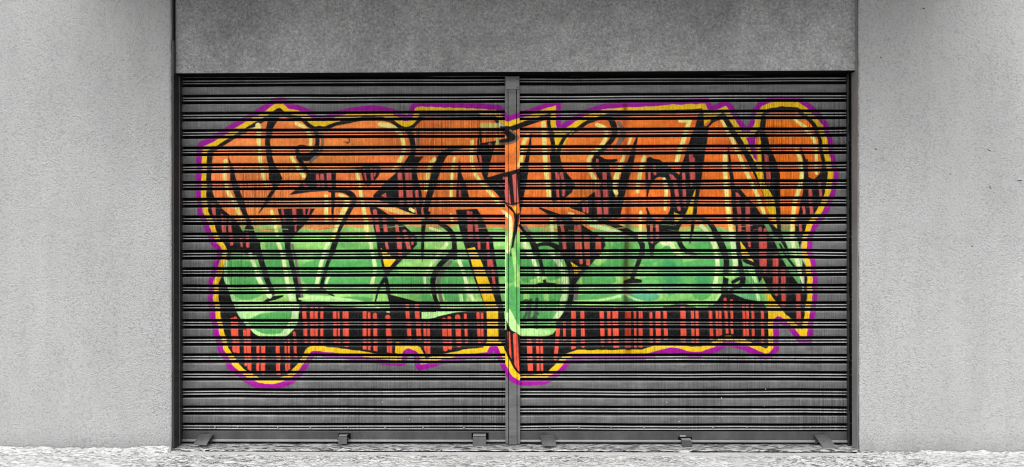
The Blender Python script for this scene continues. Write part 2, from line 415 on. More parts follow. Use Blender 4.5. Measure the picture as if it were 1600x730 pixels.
# letter fill : orange above, green below, brushed olive seam between
Yc = (AY0 + (np.arange(AH)+.5)/AS)[:, None].astype(np.float32)
fill = np.zeros((AH, AW, 3), np.float32)
seam = 355 + (vnoise(30, 5, 3)-.5)*14 + (vnoise(12, 1.4, 4)-.5)*13
tg = np.clip((Yc-seam)/6.0+.5, 0, 1)[..., None]
to = np.clip(1-np.abs(Yc-seam-1)/6.5, 0, 1)[..., None]*.55*np.clip(vnoise(30, 1.4, 5)*2.2-.6, 0, 1)[..., None]
lum = (.70+.42*vnoise(44, 10, 6)+.12*vnoise(9, 5, 16))[..., None]
hx = np.clip((AX0+(np.arange(AW)+.5)/AS-320)/900, 0, 1)[None, :, None].astype(np.float32)
og = (np.array((.94, .255, .06), np.float32)*(1-hx)+np.array((.92, .175, .010), np.float32)*hx)*lum; og[..., 1] *= (.86+.34*vnoise(60, 22, 8))  # orange paled leftwards, a specular haze put into the colour
cell = np.clip((vnoise(34, 20, 9)-.50)*9+.5, 0, 1)[..., None]
band = np.clip(1-np.abs(Yc-415)/44, 0, 1)[..., None]
cellb = np.clip(cell*.65+band*.8-.12, 0, 1)
gg = np.array(LGR, np.float32)*(1-cellb)+np.array(DGR, np.float32)*cellb
gg = gg*(.78+.40*vnoise(24, 8, 10))[..., None]
fill = og*(1-tg)+gg*tg; fill = fill*(1-to)+np.array(OLV, np.float32)*to
sil_mask = np.clip((sd+edge-16.5)/.7+.5, 0, 1)
paint(allsl, np.ones((AH, AW), np.float32), fill)
# outline of the whole word
paint(allsl, 1-np.clip((sd-22.5+edge)/.8+.5, 0, 1), BLK)

# ---- green cells
def dg(t, pts, col=DGR, op=.95): t.poly(pts, col, True, 1.2, op)
dg(Q1, [(275,210),(440,190),(480,300),(510,370),(420,385),(310,380),(275,300)])
dg(Q1, [(300,420),(430,400),(540,430),(470,470),(380,480)])
dg(Q1, [(470,600),(740,560),(740,650),(690,725),(520,730),(440,650)])
Q1.poly([(320,500),(440,480),(740,500),(740,555),(560,570),(430,630),(390,620)], PGR, True, 1.2, .6)
E.poly([(300,400),(360,425),(430,430),(490,400),(530,370),(500,430),(430,452),(360,448),(300,415)], PGR, True, 1.2, .9)
dg(Q2, [(0,190),(480,180),(500,240),(490,370),(10,370)], op=.7)
dg(Q2, [(260,460),(420,455),(500,470),(470,490),(280,500)], op=.8)
dg(Q2, [(650,310),(900,310),(890,380),(760,380),(640,370)], op=.6)
Q2.poly([(700,200),(960,180),(960,290),(720,290)], LGR, True, 2, .6)
dg(Q3, [(170,200),(250,190),(300,340),(330,490),(200,500),(150,400)], op=.8)
dg(Q3, [(0,440),(60,440),(80,500),(0,500)], op=.8)
dg(Q3, [(640,190),(700,180),(700,330),(640,340)], op=.8)
dg(Q3, [(640,400),(740,390),(740,650),(700,640),(640,560)], op=.8)
dg(Q3, [(750,180),(840,180),(900,260),(870,330),(760,340)], op=.8)
dg(Q4, [(60,440),(360,430),(370,500),(320,560),(310,640),(200,700),(70,650)], op=.9)
Q4.poly([(90,440),(130,440),(120,500),(95,520)], LGR, True, 1.5, .8)
Q4.poly([(240,440),(280,440),(275,500),(250,500)], LGR, True, 1.5, .8)
dg(Q4, [(190,80),(290,80),(360,200),(380,300),(280,330),(250,220)], op=.7)
dg(Q4, [(600,210),(700,120),(860,60),(880,220),(780,270),(780,350),(540,360)], op=.85)
Q4.poly([(620,180),(720,90),(760,130),(660,220)], LGR, True, 2, .6)
dg(Q4, [(510,440),(800,430),(700,480),(510,495)], op=.85)
dg(Q5, [(330,110),(420,70),(500,150),(530,230),(542,350),(430,450),(340,350),(320,200)])
dg(Q5, [(600,210),(660,175),(750,200),(760,380),(700,475),(600,460),(585,300)])
dg(Q5, [(640,30),(740,30),(755,100),(620,95)])
dg(Q5, [(60,450),(200,400),(330,440),(320,480),(180,495),(80,485)], (.10,.44,.22))
dg(Q5, [(0,180),(60,180),(70,230),(0,230)])
dg(Q5, [(230,190),(290,190),(280,240),(230,240)])
for t_, pts_ in ((Q5, [(600,210),(660,175),(750,200),(760,380),(700,475),(600,460),(585,300)]), (Q5, [(330,110),(420,70),(500,150),(530,230),(542,350),(430,450),(340,350),(320,200)])):
    t_.poly([((a-(675 if a > 560 else 430))*.62+(675 if a > 560 else 430), (b-300)*.62+300) for a, b in pts_], (.05,.31,.10), True, 3, .55)
dg(P5, [(640,600),(740,620),(750,700),(630,700)])
dg(P5, [(0,610),(90,610),(90,700),(0,690)])

# ---- black shapes with tartan inside
k = BLK
U.poly([(474,181),(489,198),(535,186),(515,179)], YEL); U.poly([(608,180),(634,199),(654,180)], YEL)
U.poly([(866,182),(867,236),(874,244),(886,218),(905,195),(925,182),(900,186),(879,206)], YEL); U.poly([(872,190),(876,209),(885,196),(893,188),(878,190)], PUR)
Z6.poly([(600,120),(800,90),(785,160),(700,208),(640,245),(608,275),(598,190)], YEL)
F.poly([(192,475),(315,490),(320,584),(306,580),(292,512),(228,500),(226,560),(198,552)], YEL); F.poly([(228,502),(292,514),(302,575),(290,580),(280,535),(246,522),(240,560),(226,562)], PUR)
A.poly([(440,58),(446,100),(432,130),(408,170),(396,230),(406,300),(420,350),(440,380),(460,420),(440,452),(400,520),(345,592),(335,597),(370,530),(400,480),(406,460),(390,420),(385,350),(375,300),(370,230),(374,170),(384,120),(400,85)], k)
A.stroke([(100,258),(250,180),(400,85),(430,70)], [7,8,7,6], k)
A.stroke([(98,262),(90,350),(88,440),(100,520)], 7, k)
P1.poly([(118,220),(150,225),(178,300),(240,380),(315,440),(350,480),(390,545),(410,500),(440,490),(460,520),(500,640),(515,690),(500,720),(290,700),(250,640),(190,550),(140,450),(118,350)], k)
P1.poly([(275,-10),(320,80),(340,160),(385,290),(420,400),(470,520),(510,650),(530,735),(490,735),(440,600),(400,440),(350,340),(310,230),(290,150),(290,80)], k)
A.poly([(183,300),(205,360),(225,430),(210,430),(195,410),(188,360)], k)
A.stroke([(445,100),(480,98),(530,100),(570,115),(605,150),(630,190),(635,240),(620,285),(585,310),(550,305),(530,280),(545,255),(580,255)], [4,4,5,6,7,7,7,9,13,9,6,5,3], k)
A.stroke([(655,190),(662,240),(645,290),(600,335)], 5, GRY, op=.75)
A.stroke([(540,310),(565,355),(590,395)], [8,7,6], k)
A.stroke([(605,156),(700,145),(800,128),(900,112),(975,108)], [7,8,7,5,5], k)
A.poly([(585,395),(620,385),(732,375),(728,482),(600,488),(493,503),(540,460),(575,420)], k)
A.poly([(705,480),(728,480),(722,560),(712,650),(705,560)], k)
P2.stroke([(170,240),(270,240),(320,255),(355,290),(350,330),(320,390),(270,480),(230,560),(190,680),(175,735)], [4,6,9,9,7,7,7,7,7,7], k)
P2.poly([(290,65),(400,55),(450,40),(510,22),(550,50),(562,80),(540,130),(500,170),(460,207),(432,180),(415,110),(403,75),(350,68)], k)
P1.poly([(650,370),(938,370),(900,430),(850,500),(800,550),(760,600),(742,650),(745,735),(715,735),(705,640),(690,560),(670,450)], k)
Q1.stroke([(728,-10),(735,100),(765,230),(790,340),(805,430),(815,500)], [9,8,8,8,8,8], k)
Q1.stroke([(760,60),(790,180),(815,330),(840,470)], 5, GRY, op=.5)
Q1.stroke([(495,90),(530,190),(560,290),(590,370),(612,430)], [9,9,9,8,8], k)
Q1.poly([(525,503),(600,452),(700,443),(690,460),(640,480),(590,492),(560,507)], k)
Q1.poly([(285,25),(515,25),(525,100),(400,104),(330,107),(290,127),(265,160),(250,200),(245,260),(250,330),(270,400),(320,510),(400,640),(470,740),(200,740),(200,600),(200,400),(200,250),(225,150),(250,100),(250,40)], k)
Q2.stroke([(232,-10),(205,80),(160,190),(130,290),(110,370),(105,415)], [8,8,6,6,6,3], k)
E.stroke([(580,212),(650,206),(722,236)], [3,6,2], k)
# R and its neighbours
B.stroke([(165,110),(210,140),(245,170),(265,200),(275,240),(275,290),(250,340),(200,400),(140,455),(90,510)], [5,6,8,9,9,9,10,9,9,9], k)
B.stroke([(300,175),(305,260)], 5, GRY, op=.6)
B.stroke([(243,168),(270,130),(298,96)], [7,6,5], k)
B.stroke([(290,98),(450,100),(590,104),(715,112)], [5,5,4,3], k)
P2.poly([(508,292),(620,180),(700,95),(760,10),(775,-15),(868,-15),(840,40),(830,80),(850,180),(870,240),(880,320),(870,380),(940,395),(930,445),(860,442),(800,412),(700,372),(600,327),(540,307)], k)
Z3 = Tile(580, 150, K3)
Z3.poly([(360,575),(500,575),(440,650),(420,730),(270,730),(320,640)], k)
B.stroke([(525,262),(470,272),(430,300),(403,350),(388,400),(370,470),(345,560),(335,620),(325,725)], [3,7,12,13,13,11,9,7,5], k)
B.poly([(510,312),(503,380),(494,522),(564,522),(545,450),(525,400),(516,350)], k)
B.poly([(617,172),(611,250),(620,240),(697,228),(690,260),(665,350),(655,412),(742,395),(742,525),(680,478),(640,432),(610,350),(598,300),(604,220)], k)
P3.poly([(495,135),(620,95),(650,90),(735,65),(812,48),(792,180),(770,285),(742,425),(735,330),(690,348),(625,332),(600,300),(540,230),(480,165)], k)
P3.poly([(612,130),(650,130),(672,335),(632,320)], MA2); P3.poly([(683,115),(715,103),(732,322),(700,325)], MA2)
P3.poly([(622,325),(680,360),(712,412),(742,400),(728,500),(700,620),(682,735),(665,735),(680,620),(695,500),(700,450),(690,400),(650,362)], k)
P3.poly([(688,362),(722,350),(712,402)], YEL)
Z4.stroke([(445,325),(640,262),(855,187)], [8,7,7], k)
Z4.poly([(365,288),(420,302),(460,320),(530,385),(470,428),(330,448),(185,475),(175,330),(195,325),(200,455),(340,425),(440,400),(400,340)], k)
Z4.stroke([(470,335),(540,390),(500,435),(370,460)], 5, (.20,.13,.08), op=.85)
Z4.stroke([(455,345),(505,392),(470,418),(350,440)], [5,6,6,4], k)
P3.poly([(253,380),(417,373),(452,430),(492,520),(532,640),(548,735),(345,735),(320,650),(285,540)], k)
Q3.poly([(297,-5),(330,90),(365,240),(400,340),(440,440),(492,575),(625,580),(603,480),(592,430),(572,260),(547,100),(532,-5)], k)
Q3.poly([(338,92),(397,78),(452,200),(512,360),(557,500),(573,570),(577,740),(494,740),(489,570),(450,440),(400,290),(370,180)], YEL)
P3.stroke([(0,470),(80,460),(150,495),(210,540),(238,600),(245,690),(245,740)], [4,6,7,8,8,8,8], k)
Q3.stroke([(245,90),(200,150),(130,220),(85,310),(80,380),(95,460),(120,535)], [8,8,9,9,8,7,7], k)
Q3.stroke([(215,190),(150,260),(120,340),(130,420),(150,500)], 6, GRY, op=.6)
Q2.stroke([(880,-20),(875,100),(875,188)], [5,4,1], k); P2.stroke([(895,440),(882,540),(876,735)], [9,6,5], k)
P2.poly([(465,330),(560,375),(640,430),(740,500),(837,590),(832,640),(790,700),(750,735),(540,735),(530,640),(510,540),(490,430)], k)
Q2.poly([(520,-5),(545,110),(570,230),(590,292),(615,292),(660,240),(760,140),(837,60),(832,-5)], k)
Q2.poly([(560,88),(672,176),(622,237),(592,237)], YEL)
Q2.poly([(598,288),(615,320),(630,400),(637,442),(602,442),(590,350),(560,380),(545,420),(524,503),(512,503),(528,400),(558,340),(582,300)], k)
Q2.poly([(608,438),(640,443),(740,468),(850,498),(980,503),(980,600),(630,600),(622,500)], k)
# C tile
Z4.stroke([(862,180),(858,350),(880,480),(885,640)], [6,7,7,8], k)
C.stroke([(205,300),(213,400),(215,520)], [8,10,10], k)
C.poly([(102,182),(97,250),(87,330),(72,400),(52,510),(36,565),(36,395),(60,340),(80,260),(92,200)], k)
C.poly([(203,325),(237,325),(262,370),(300,420),(322,450),(302,490),(262,522),(210,532)], k)
C.stroke([(237,345),(233,295),(250,240),(290,180),(340,140),(400,113),(450,105),(495,115),(515,150),(520,190),(500,230),(460,270),(425,310),(412,350)], [9,7,6,6,7,6,5,8,10,9,8,8,8,7], k)
C.stroke([(540,135),(562,180),(550,225),(520,270)], [6,9,9,6], (.20,.13,.09), op=.8)
P4.poly([(605,-10),(700,-10),(795,5),(740,30),(750,100),(770,200),(790,290),(800,330),(830,440),(720,460),(600,437),(540,402),(435,363),(500,330),(560,290),(640,230),(682,180),(650,130),(618,60)], k)
C.poly([(420,318),(450,305),(475,322),(532,318),(536,328),(500,348),(470,350),(420,360)], k)
C.stroke([(640,190),(622,250),(602,330),(575,400),(558,470),(547,540),(537,605)], [1,6,10,14,13,10,8], k)
Z6.poly([(555,170),(605,140),(610,290),(640,280),(700,205),(795,145),(830,200),(700,250),(655,295),(650,330),(637,450),(617,560),(600,660),(590,735),(378,735),(400,640),(440,520),(480,400),(520,300)], k)
D.stroke([(287,85),(330,160),(380,240),(440,350),(480,430),(530,540),(565,605)], [8,9,9,10,10,10,10], k)
P5.poly([(243,-15),(340,-5),(430,60),(490,110),(540,-10),(684,-10),(670,80),(650,230),(632,350),(625,425),(588,425),(600,340),(612,230),(580,320),(548,400),(530,440),(500,470),(470,500),(490,560),(492,610),(470,625),(440,602),(350,620),(310,650),(293,735),(275,735),(250,600),(240,470),(250,420),(238,370),(250,350),(243,280),(236,100)], k)
Z6.poly([(68,590),(95,575),(240,665),(300,735),(60,735)], k)
P5.poly([(350,128),(390,148),(415,200),(427,280),(422,370),(392,430),(345,468),(300,450),(262,390),(250,330),(260,250),(280,190),(310,143)], fill, True)
P5.poly([(453,398),(500,415),(545,425),(500,450),(465,505)], YEL); P5.poly([(617,222),(607,300),(592,418),(538,418),(570,350)], YEL)
P5.stroke([(475,605),(470,545),(490,490),(530,455),(600,443),(680,450),(740,500),(780,580),(820,680),(845,735)], [6,7,8,7,6,6,8,9,8,8], k)
Q5.stroke([(790,-10),(830,90),(850,170),(850,250),(845,340),(830,440)], [8,9,9,9,9,10], k)
P5.stroke([(480,560),(500,640),(540,690),(600,715),(662,712)], [8,8,7,5,2], k)
P5.stroke([(600,450),(590,540),(575,632)], [6,5,2], k)
P4.stroke([(210,365),(270,395),(340,425),(440,462)], [3,6,8,10], k)
P4.poly([(335,432),(450,455),(530,490),(620,550),(700,600),(712,650),(682,700),(662,735),(372,735),(350,600),(343,500)], k)
P4.stroke([(600,440),(740,480),(830,520),(900,560),(960,600),(985,640)], [8,8,8,7,7,7], k)
P5.stroke([(0,495),(100,540),(170,590),(210,650),(212,735)], [6,8,8,8,7], k)
Q5.stroke([(215,60),(210,110),(180,200),(145,290),(130,335)], [7,7,7,7,7], k)
Q5.stroke([(80,345),(130,335),(195,338)], [6,8,6], k)
Q4.poly([(345,-5),(355,60),(380,130),(430,180),(445,260),(465,310),(445,360),(470,380),(530,290),(600,210),(670,130),(705,50),(700,-5)], k)
Q4.poly([(443,188),(533,245),(492,283),(470,283)], YEL)
Q4.stroke([(390,130),(440,230),(458,330),(452,430),(438,500),(410,580),(350,660)], [6,9,9,9,9,9,8], k)
Q4.stroke([(492,370),(482,500)], 7, GRY, op=.7)
Q4.stroke([(130,0),(175,70),(205,150),(230,240),(250,350)], [6,8,6,6,5], k)
Q4.poly([(165,368),(200,350),(260,345),(330,350),(352,370)], k)
Q4.stroke([(180,70),(230,55),(290,55),(360,90)], [6,6,8,9], k)
P4.stroke([(60,500),(110,560),(150,630),(178,705)], [5,7,7,8], k); P4.stroke([(95,505),(140,560)], 6, GRY, op=.6)
# N
Z7.stroke([(110,495),(120,600),(130,730)], [2,4,5], k)
P6.stroke([(45,20),(62,120),(72,200),(85,330),(95,480)], [5,6,7,8,7], k)
P6.poly([(60,190),(130,220),(170,270),(240,340),(300,430),(335,520),(390,640),(440,740),(102,740),(92,500),(82,400),(72,300)], k)
Z7.poly([(90,195),(195,220),(385,640),(390,500),(415,300),(430,560),(450,735),(330,735),(210,440)], YEL)
Z7.poly([(228,285),(310,285),(368,285),(364,440),(380,618),(350,590),(300,450)], PUR)
D.stroke([(287,85),(330,160),(380,240),(440,350),(480,430)], [8,9,9,10,10], k)
D.stroke([(500,110),(492,160),(492,220)], [7,8,8], k)
D.poly([(480,180),(512,190),(530,260),(560,330),(580,400),(582,500),(580,600),(560,600),(545,520),(500,440),(486,340)], k)
P6.poly([(243,88),(300,88),(307,150),(347,230),(392,310),(402,420),(407,522),(370,440),(340,380),(320,300),(290,220),(260,130)], YEL)
P6.poly([(403,300),(434,300),(437,430),(442,500),(470,600),(510,740),(440,740),(400,640),(350,540),(300,440),(330,420),(385,500),(407,522)], k)
P6.poly([(308,480),(345,488),(478,740),(428,740)], (.14,.36,.12))
P6.poly([(435,520),(512,508),(545,740),(505,700),(470,620)], (.13,.36,.11))
P6.poly([(434,440),(515,440),(512,530),(440,530)], (.34,.24,.09), op=.85)
Z7.stroke([(795,480),(830,600),(850,735)], [2,5,6], k)
P6.poly([(612,-5),(645,-5),(648,130),(690,147),(728,110),(748,70),(765,-20),(800,60),(795,250),(740,375),(680,450),(640,530),(620,640),(575,740),(548,735),(545,500),(572,400),(600,270),(610,200)], k)
Q6.poly([(100,-5),(385,-5),(585,362),(590,150),(655,240),(660,400),(645,700),(600,715),(500,625),(390,495),(350,420),(300,310),(272,352),(240,240),(150,190),(130,100)], k)
Q6.poly([(375,0),(415,0),(560,250),(592,358),(568,356),(520,290),(440,150)], (.14,.38,.12))
Q6.poly([(455,0),(560,0),(600,180),(600,350),(560,230)], (.30,.56,.20))
Q6.stroke([(430,60),(490,160),(560,250)], [3,4,3], k)
Q6.stroke([(522,0),(540,100),(575,230),(602,350)], [6,6,6,3], (.72,.78,.42))
Q6.stroke([(608,290),(610,425)], 3, (.5,.5,.42), op=.7)
Q6.poly([(600,40),(640,60),(645,200),(620,210),(585,120)], (.55,.58,.5), True, 2, .7)
Q6.poly([(128,30),(175,95),(232,192),(145,152)], YEL)
Q6.poly([(145,195),(235,225),(272,352),(210,358),(155,310)], (.16,.42,.15)); Q6.poly([(180,230),(235,240),(262,352),(240,352)], PGR, op=.7)
Q6.poly([(0,380),(270,380),(298,492),(200,492),(100,462),(40,430)], (.15,.45,.17)); Q6.stroke([(240,380),(255,430),(270,480)], 5, PGR, op=.7)
Q6.stroke([(75,345),(120,318)], 6, k); Q6.stroke([(100,60),(125,200),(148,345),(60,405)], [7,8,9,4], k)
Q6.poly([(293,308),(340,420),(420,520),(500,620),(610,735),(560,735),(500,680),(400,580),(345,530),(320,420)], YEL)
Q6.poly([(340,505),(388,565),(388,740),(345,740)], YEL)

# ---- bottom tartan band
E.poly([(150,100),(165,120),(185,200),(220,300),(270,375),(315,425),(360,450),(430,452),(480,437),(520,397),(539,350),(541,290),(545,262),(600,270),(700,281),(800,292),(985,306),(985,720),(150,720)], k)
F.poly([(-5,306),(90,312),(160,322),(330,320),(330,357),(480,318),(640,306),(740,320),(760,385),(800,425),(840,445),(840,720),(-5,720)], k)
Q2.poly([(885,573),(985,573),(985,610),(888,632)], PGR); Q3.poly([(-5,573),(250,573),(130,600),(-5,632)], PGR)
Q3.poly([(489,560),(573,560),(577,800),(494,800)], YEL); U.poly([(761,480),(778,480),(779,545),(771,547),(762,545)], YEL)
G.poly([(-10,405),(40,432),(100,449),(150,449),(205,427),(262,362),(292,290),(335,287),(500,284),(620,291),(680,302),(760,297),(820,280),(880,278),(940,296),(985,302),(985,720),(-10,720)], k)
H.poly([(-10,290),(60,276),(120,286),(150,297),(210,295),(245,280),(272,262),(292,230),(303,190),(340,225),(400,250),(495,268),(521,310),(521,720),(-10,720)], k)
Q6.poly([(340,505),(386,560),(386,800),(345,800)], YEL)
Q5.poly([(800,440),(870,440),(960,470),(980,500),(760,500)], k)
U.poly([(1137,528),(1152,536),(1137,531),(1122,536)], YEL)
E.poly([(360,448),(430,450),(480,436),(520,396),(537,350),(541,280),(515,280),(520,350),(500,400),(460,430),(400,440),(330,425)], PGR, True, op=.8)
G.poly([(-10,398),(40,425),(100,440),(150,440),(200,420),(170,405),(100,400),(40,390),(20,360),(-15,300)], PGR, True, op=.7)
F.poly([(742,320),(755,370),(800,420),(840,443),(840,400),(800,385),(770,330)], PGR, True, op=.8)

F.stroke([(205,545),(207,489),(305,503),(312,585)], 7.5, YEL, sm=False)
F.stroke([(190,520),(193,474),(250,482)], 2.5, YEL, op=.8, sm=False)
bot = [(363,500,367,548,7),(368,497,372,552,5),(382,517,384,570,4),(388,515,390,577,6),(403,541,403,580,4.5),(411,541,411,582,6.5),(434,541,435,585,6),(446,536,448,580,3.5),(451,532,452,578,3),(460,520,462,560,4),
 (475,480,478,534,6),(487,482,488,535,5.5),(494,480,494,535,5),(503,480,503,534,4.5),(523,487,524,536,5.5),(529,487,530,536,2.6),(540,487,541,538,9),(570,488,570,545,6),(577,490,577,547,4),(586,492,587,550,6),
 (606,496,609,552,8),(636,478,640,528,6),(651,478,655,530,7),(663,505,665,552,4),(669,505,670,556,5),(694,500,696,545,7),(702,497,703,543,6),(715,495,717,538,8),(727,492,729,535,4.5),(747,490,749,534,5),(753,490,754,533,4),
 (795,520,798,568,3.5),(805,524,808,580,7),(827,533,829,583,8),(840,531,841,580,4.5),(846,531,847,578,4),(872,514,868,560,6),(882,503,882,532,4),(896,488,896,545,7),(910,487,911,540,6),
 (940,485,942,538,6.5),(951,488,953,538,5),(961,485,963,543,9),(981,487,981,546,9),(992,487,993,545,3.5),(1001,488,1001,541,6),(1017,490,1018,536,4.5),(1028,489,1029,536,7.5),(1039,486,1041,534,5.5),
 (1067,483,1068,533,8.5),(1082,487,1083,536,4.5),(1089,488,1090,537,5),(1110,487,1112,532,5),(1120,486,1121,530,3.5),(1125,484,1126,528,4),(1133,468,1136,520,4.5),(1143,470,1144,520,4),(1162,478,1163,530,4),(1168,478,1168,532,4),(1176,478,1177,532,4),(1191,486,1192,537,4.5)]
m0 = sil_mask; sil_mask = np.clip((sd-20)/.7+.5, 0, 1)
U.bars(bot, RED)
for y in (503, 531):                       # thin black cross lines of the tartan
    U.stroke([(476, y), (760, y+1)], 1.3, k, op=.8, sm=False); U.stroke([(880, y-1), (1196, y-2)], 1.3, k, op=.8, sm=False)
sil_mask = m0
# ---- upper tartan bars
P1.bars([(150,330,170,415,4),(172,340,180,470,2),(228,420,240,555,4),(250,430,255,555,2.5),(285,460,300,640,5),(370,600,378,655,3),(418,560,425,655,5)], MA2)
P1.bars([(688,380,700,460,3.5),(772,378,780,480,4),(786,378,788,540,2.5),(852,370,855,420,3.5),(895,375,882,420,3)], MAR)
P2.bars([(80,120,84,205,5),(114,120,118,205,5.5),(165,112,170,205,7)], MA2); P1.bars([(850,190,870,205,4)], MA2)
P2.bars([(430,62,448,155,3),(488,65,497,155,4),(520,65,512,120,3)], MAR)
P2.bars([(705,110,718,335,7),(755,70,775,335,6),(783,60,795,330,3.5),(832,240,838,335,5),(875,380,880,420,3.5),(820,370,830,410,3)], MA2)
P2.poly([(563,272),(600,250),(603,292)], MA2)
P2.bars([(515,390,540,555,6),(585,450,600,555,6),(600,620,612,680,4),(680,500,690,560,5),(690,590,705,730,5),(712,600,716,730,2.5),(740,545,775,680,6),(800,590,800,640,3)], MA2)
B.bars([(512,440,515,515,3.5),(617,310,622,375,3),(665,245,672,262,5),(690,430,735,470,3),(400,290,390,330,2)], MAR)
Z4.bars([(180,560,195,650,4),(270,470,290,480,4)], MA2)
P3.bars([(350,400,360,610,5),(372,400,378,610,3),(405,440,420,605,5),(430,620,432,690,4),(497,650,503,735,4)], MAR)
Q3.bars([(495,10,505,240,4),(520,180,540,280,5),(535,280,548,380,4),(365,0,368,20,3)], MAR)
P4.bars([(338,95,350,285,4),(355,110,360,200,2),(375,100,392,185,5),(392,185,390,265,5)], MA2)
P4.bars([(648,0,655,70,4),(650,240,668,425,8),(702,95,712,425,6),(722,230,725,425,3),(540,330,548,390,3.5),(566,315,572,395,5),(765,430,770,455,2.5)], MA2)
P4.bars([(372,470,392,560,5),(392,560,402,690,5),(482,505,492,735,4),(510,505,518,735,6),(562,570,572,735,7),(655,600,660,690,8)], (.52,.10,.06))
Q4.bars([(395,0,402,110,5),(488,0,498,140,4),(512,0,525,195,5.5),(572,0,575,160,7),(580,150,578,205,6),(655,30,655,100,8)], (.62,.12,.07))
P5.bars([(265,95,265,150,4),(303,40,308,105,4),(458,150,480,300,6),(478,300,492,375,5),(525,105,535,345,5),(578,0,584,190,4),(600,-10,602,150,4),(280,490,285,625,4),(325,500,330,600,5)], MA2)
P5.poly([(415,105),(440,110),(478,155),(430,150)], MA2)
P6.poly([(92,245),(110,250),(135,280),(100,285)], MA2)
P6.bars([(108,280,122,400,6),(122,400,125,540,5),(178,330,182,560,4),(195,330,198,640,3.5),(280,520,288,735,5),(318,530,320,735,5)], (.50,.08,.07))
P6.bars([(345,90,348,190,5),(330,90,335,190,2),(610,350,615,410,4),(660,225,672,410,5.5),(735,170,741,275,4),(585,480,588,545,4)], (.60,.10,.09))
Z7.bars([(460,560,470,690,3),(478,570,490,690,3)], MAR)
Z6.bars([(475,560,480,690,3),(495,560,495,690,3)], MAR)
Q6.bars([(290,-10,292,215,6),(320,0,318,265,5),(190,0,200,70,4),(388,150,388,400,4.5),(408,150,403,440,5),(455,260,460,520,7),(570,430,575,650,7)], (.58,.08,.06))
# ---- pale highlights
def hl(t, pts, w=5.5, col=PAL, op=.92): t.stroke(pts, w, col, 1.0, op)
hl(A, [(335,150),(340,250),(350,350),(375,462)], [8,6,6,4]); hl(A, [(285,175),(345,160)], 5, op=.45)
hl(A, [(170,330),(165,400),(180,480),(220,550),(250,625)], [6,6,6,6,5]); hl(A, [(530,140),(575,165),(600,210),(600,262)]); hl(A, [(505,310),(535,365),(568,410)])
hl(A, [(405,588),(420,650),(432,705)]); hl(Q1, [(655,45),(690,150),(715,290),(735,410)], 6, (.72,.85,.38)); hl(A, [(838,395),(850,460),(868,560),(885,650),(890,722)], 5.5)
hl(Q2, [(475,0),(490,100),(515,220),(505,300),(490,370)], 6, (.66,.84,.38)); hl(A, [(680,510),(680,630)], 6); hl(A, [(750,505),(785,530),(765,590),(735,660),(715,722)], [5,8,7,6,6])
hl(Q2, [(165,30),(130,120),(95,250),(72,365)], 6, (.66,.84,.38)); hl(Q2, [(165,300),(140,370)], 4, (.66,.84,.38), .6)
hl(B, [(110,145),(180,162),(220,210),(230,270),(210,330),(175,372)], [7,7,6,6,6,3]); hl(B, [(385,320),(355,370),(342,475)], 6); hl(B, [(487,315),(475,400),(468,525)], 5); hl(B, [(470,605),(475,640)], 5)
hl(B, [(578,230),(573,320),(595,400),(650,470),(712,545)], 5.5); hl(B, [(702,200),(708,262)], 4.5)
hl(B, [(45,545),(150,570),(240,600),(330,618)], [3,7,7,3], (.92,.55,.14)); hl(B, [(25,570),(35,640),(45,725)], 5); hl(P2, [(785,375),(810,390)], 5, op=.8)
hl(Z4, [(205,280),(350,285)], 9, (.75,.62,.15), .55); hl(Z4, [(280,218),(410,222)], 3, (.7,.75,.75), .7); hl(Z4, [(375,265),(405,270)], 7, (.6,.75,.75), .7); hl(Z4, [(315,95),(318,150)], 4, (.7,.6,.72), .6)
hl(P3, [(608,385),(640,415),(668,450),(668,560),(655,640),(650,700)], [3,6,6,6,5,5], (.88,.80,.35))
hl(C, [(78,200),(55,250),(45,330),(38,352)], 6); hl(C, [(160,140),(165,250),(170,350),(188,512)], 7); hl(C, [(430,145),(478,172),(462,240),(400,300),(388,350),(405,400),(432,442)], 6)
hl(C, [(602,210),(590,250)], 4, op=.7); hl(C, [(572,295),(532,400),(520,460),(528,492)], [5,8,7,6]); hl(C, [(670,310),(650,380),(638,485)], 6); hl(C, [(652,590),(650,722)], 5.5)
hl(C, [(770,420),(782,470),(775,575)], [5,6,4]); hl(C, [(900,120),(880,190),(835,330)], 7); hl(C, [(850,127),(900,127)], 5)
hl(C, [(290,595),(310,600)], 4, op=.7)
hl(D, [(285,125),(320,190),(350,250),(380,320),(410,390),(450,470),(490,570),(502,602)], [4,5.5,5.5,5.5,6,6,6,4]); hl(D, [(300,290),(302,400),(310,500),(320,600),(338,722)], 7)
hl(D, [(655,118),(710,160),(745,210),(760,260),(765,392)], [4,6,6,5,5]); hl(D, [(662,270),(685,340),(685,440),(655,540),(642,650),(640,722)], [4,6.5,6.5,6.5,6,6])
hl(P4, [(300,440),(303,500),(306,605)], 5.5, (.70,.82,.34)); hl(P4, [(600,492),(740,530),(860,565)], [6,7,4], (.62,.80,.34)); hl(P4, [(480,440),(560,450),(640,470)], 5, (.62,.75,.30), .8)
hl(P4, [(95,640),(125,720)], 5.5, (.75,.86,.46)); hl(Q4, [(100,50),(160,170),(195,280),(205,325)], 6, (.72,.86,.46)); hl(Q4, [(290,110),(350,190),(400,300),(402,420),(380,505)], 8, (.66,.85,.44)); hl(Q4, [(370,570),(328,628)], 8, (.66,.85,.44))
hl(Q1, [(440,130),(480,230),(520,340),(590,450)], [6,6,7,8], (.66,.84,.42)); hl(Q1, [(745,440),(775,520),(780,600),(750,660),(700,735)], 8, (.62,.84,.42)); hl(Q1, [(265,190),(255,300),(300,430),(350,560),(430,680)], 6, (.42,.74,.34), .8)
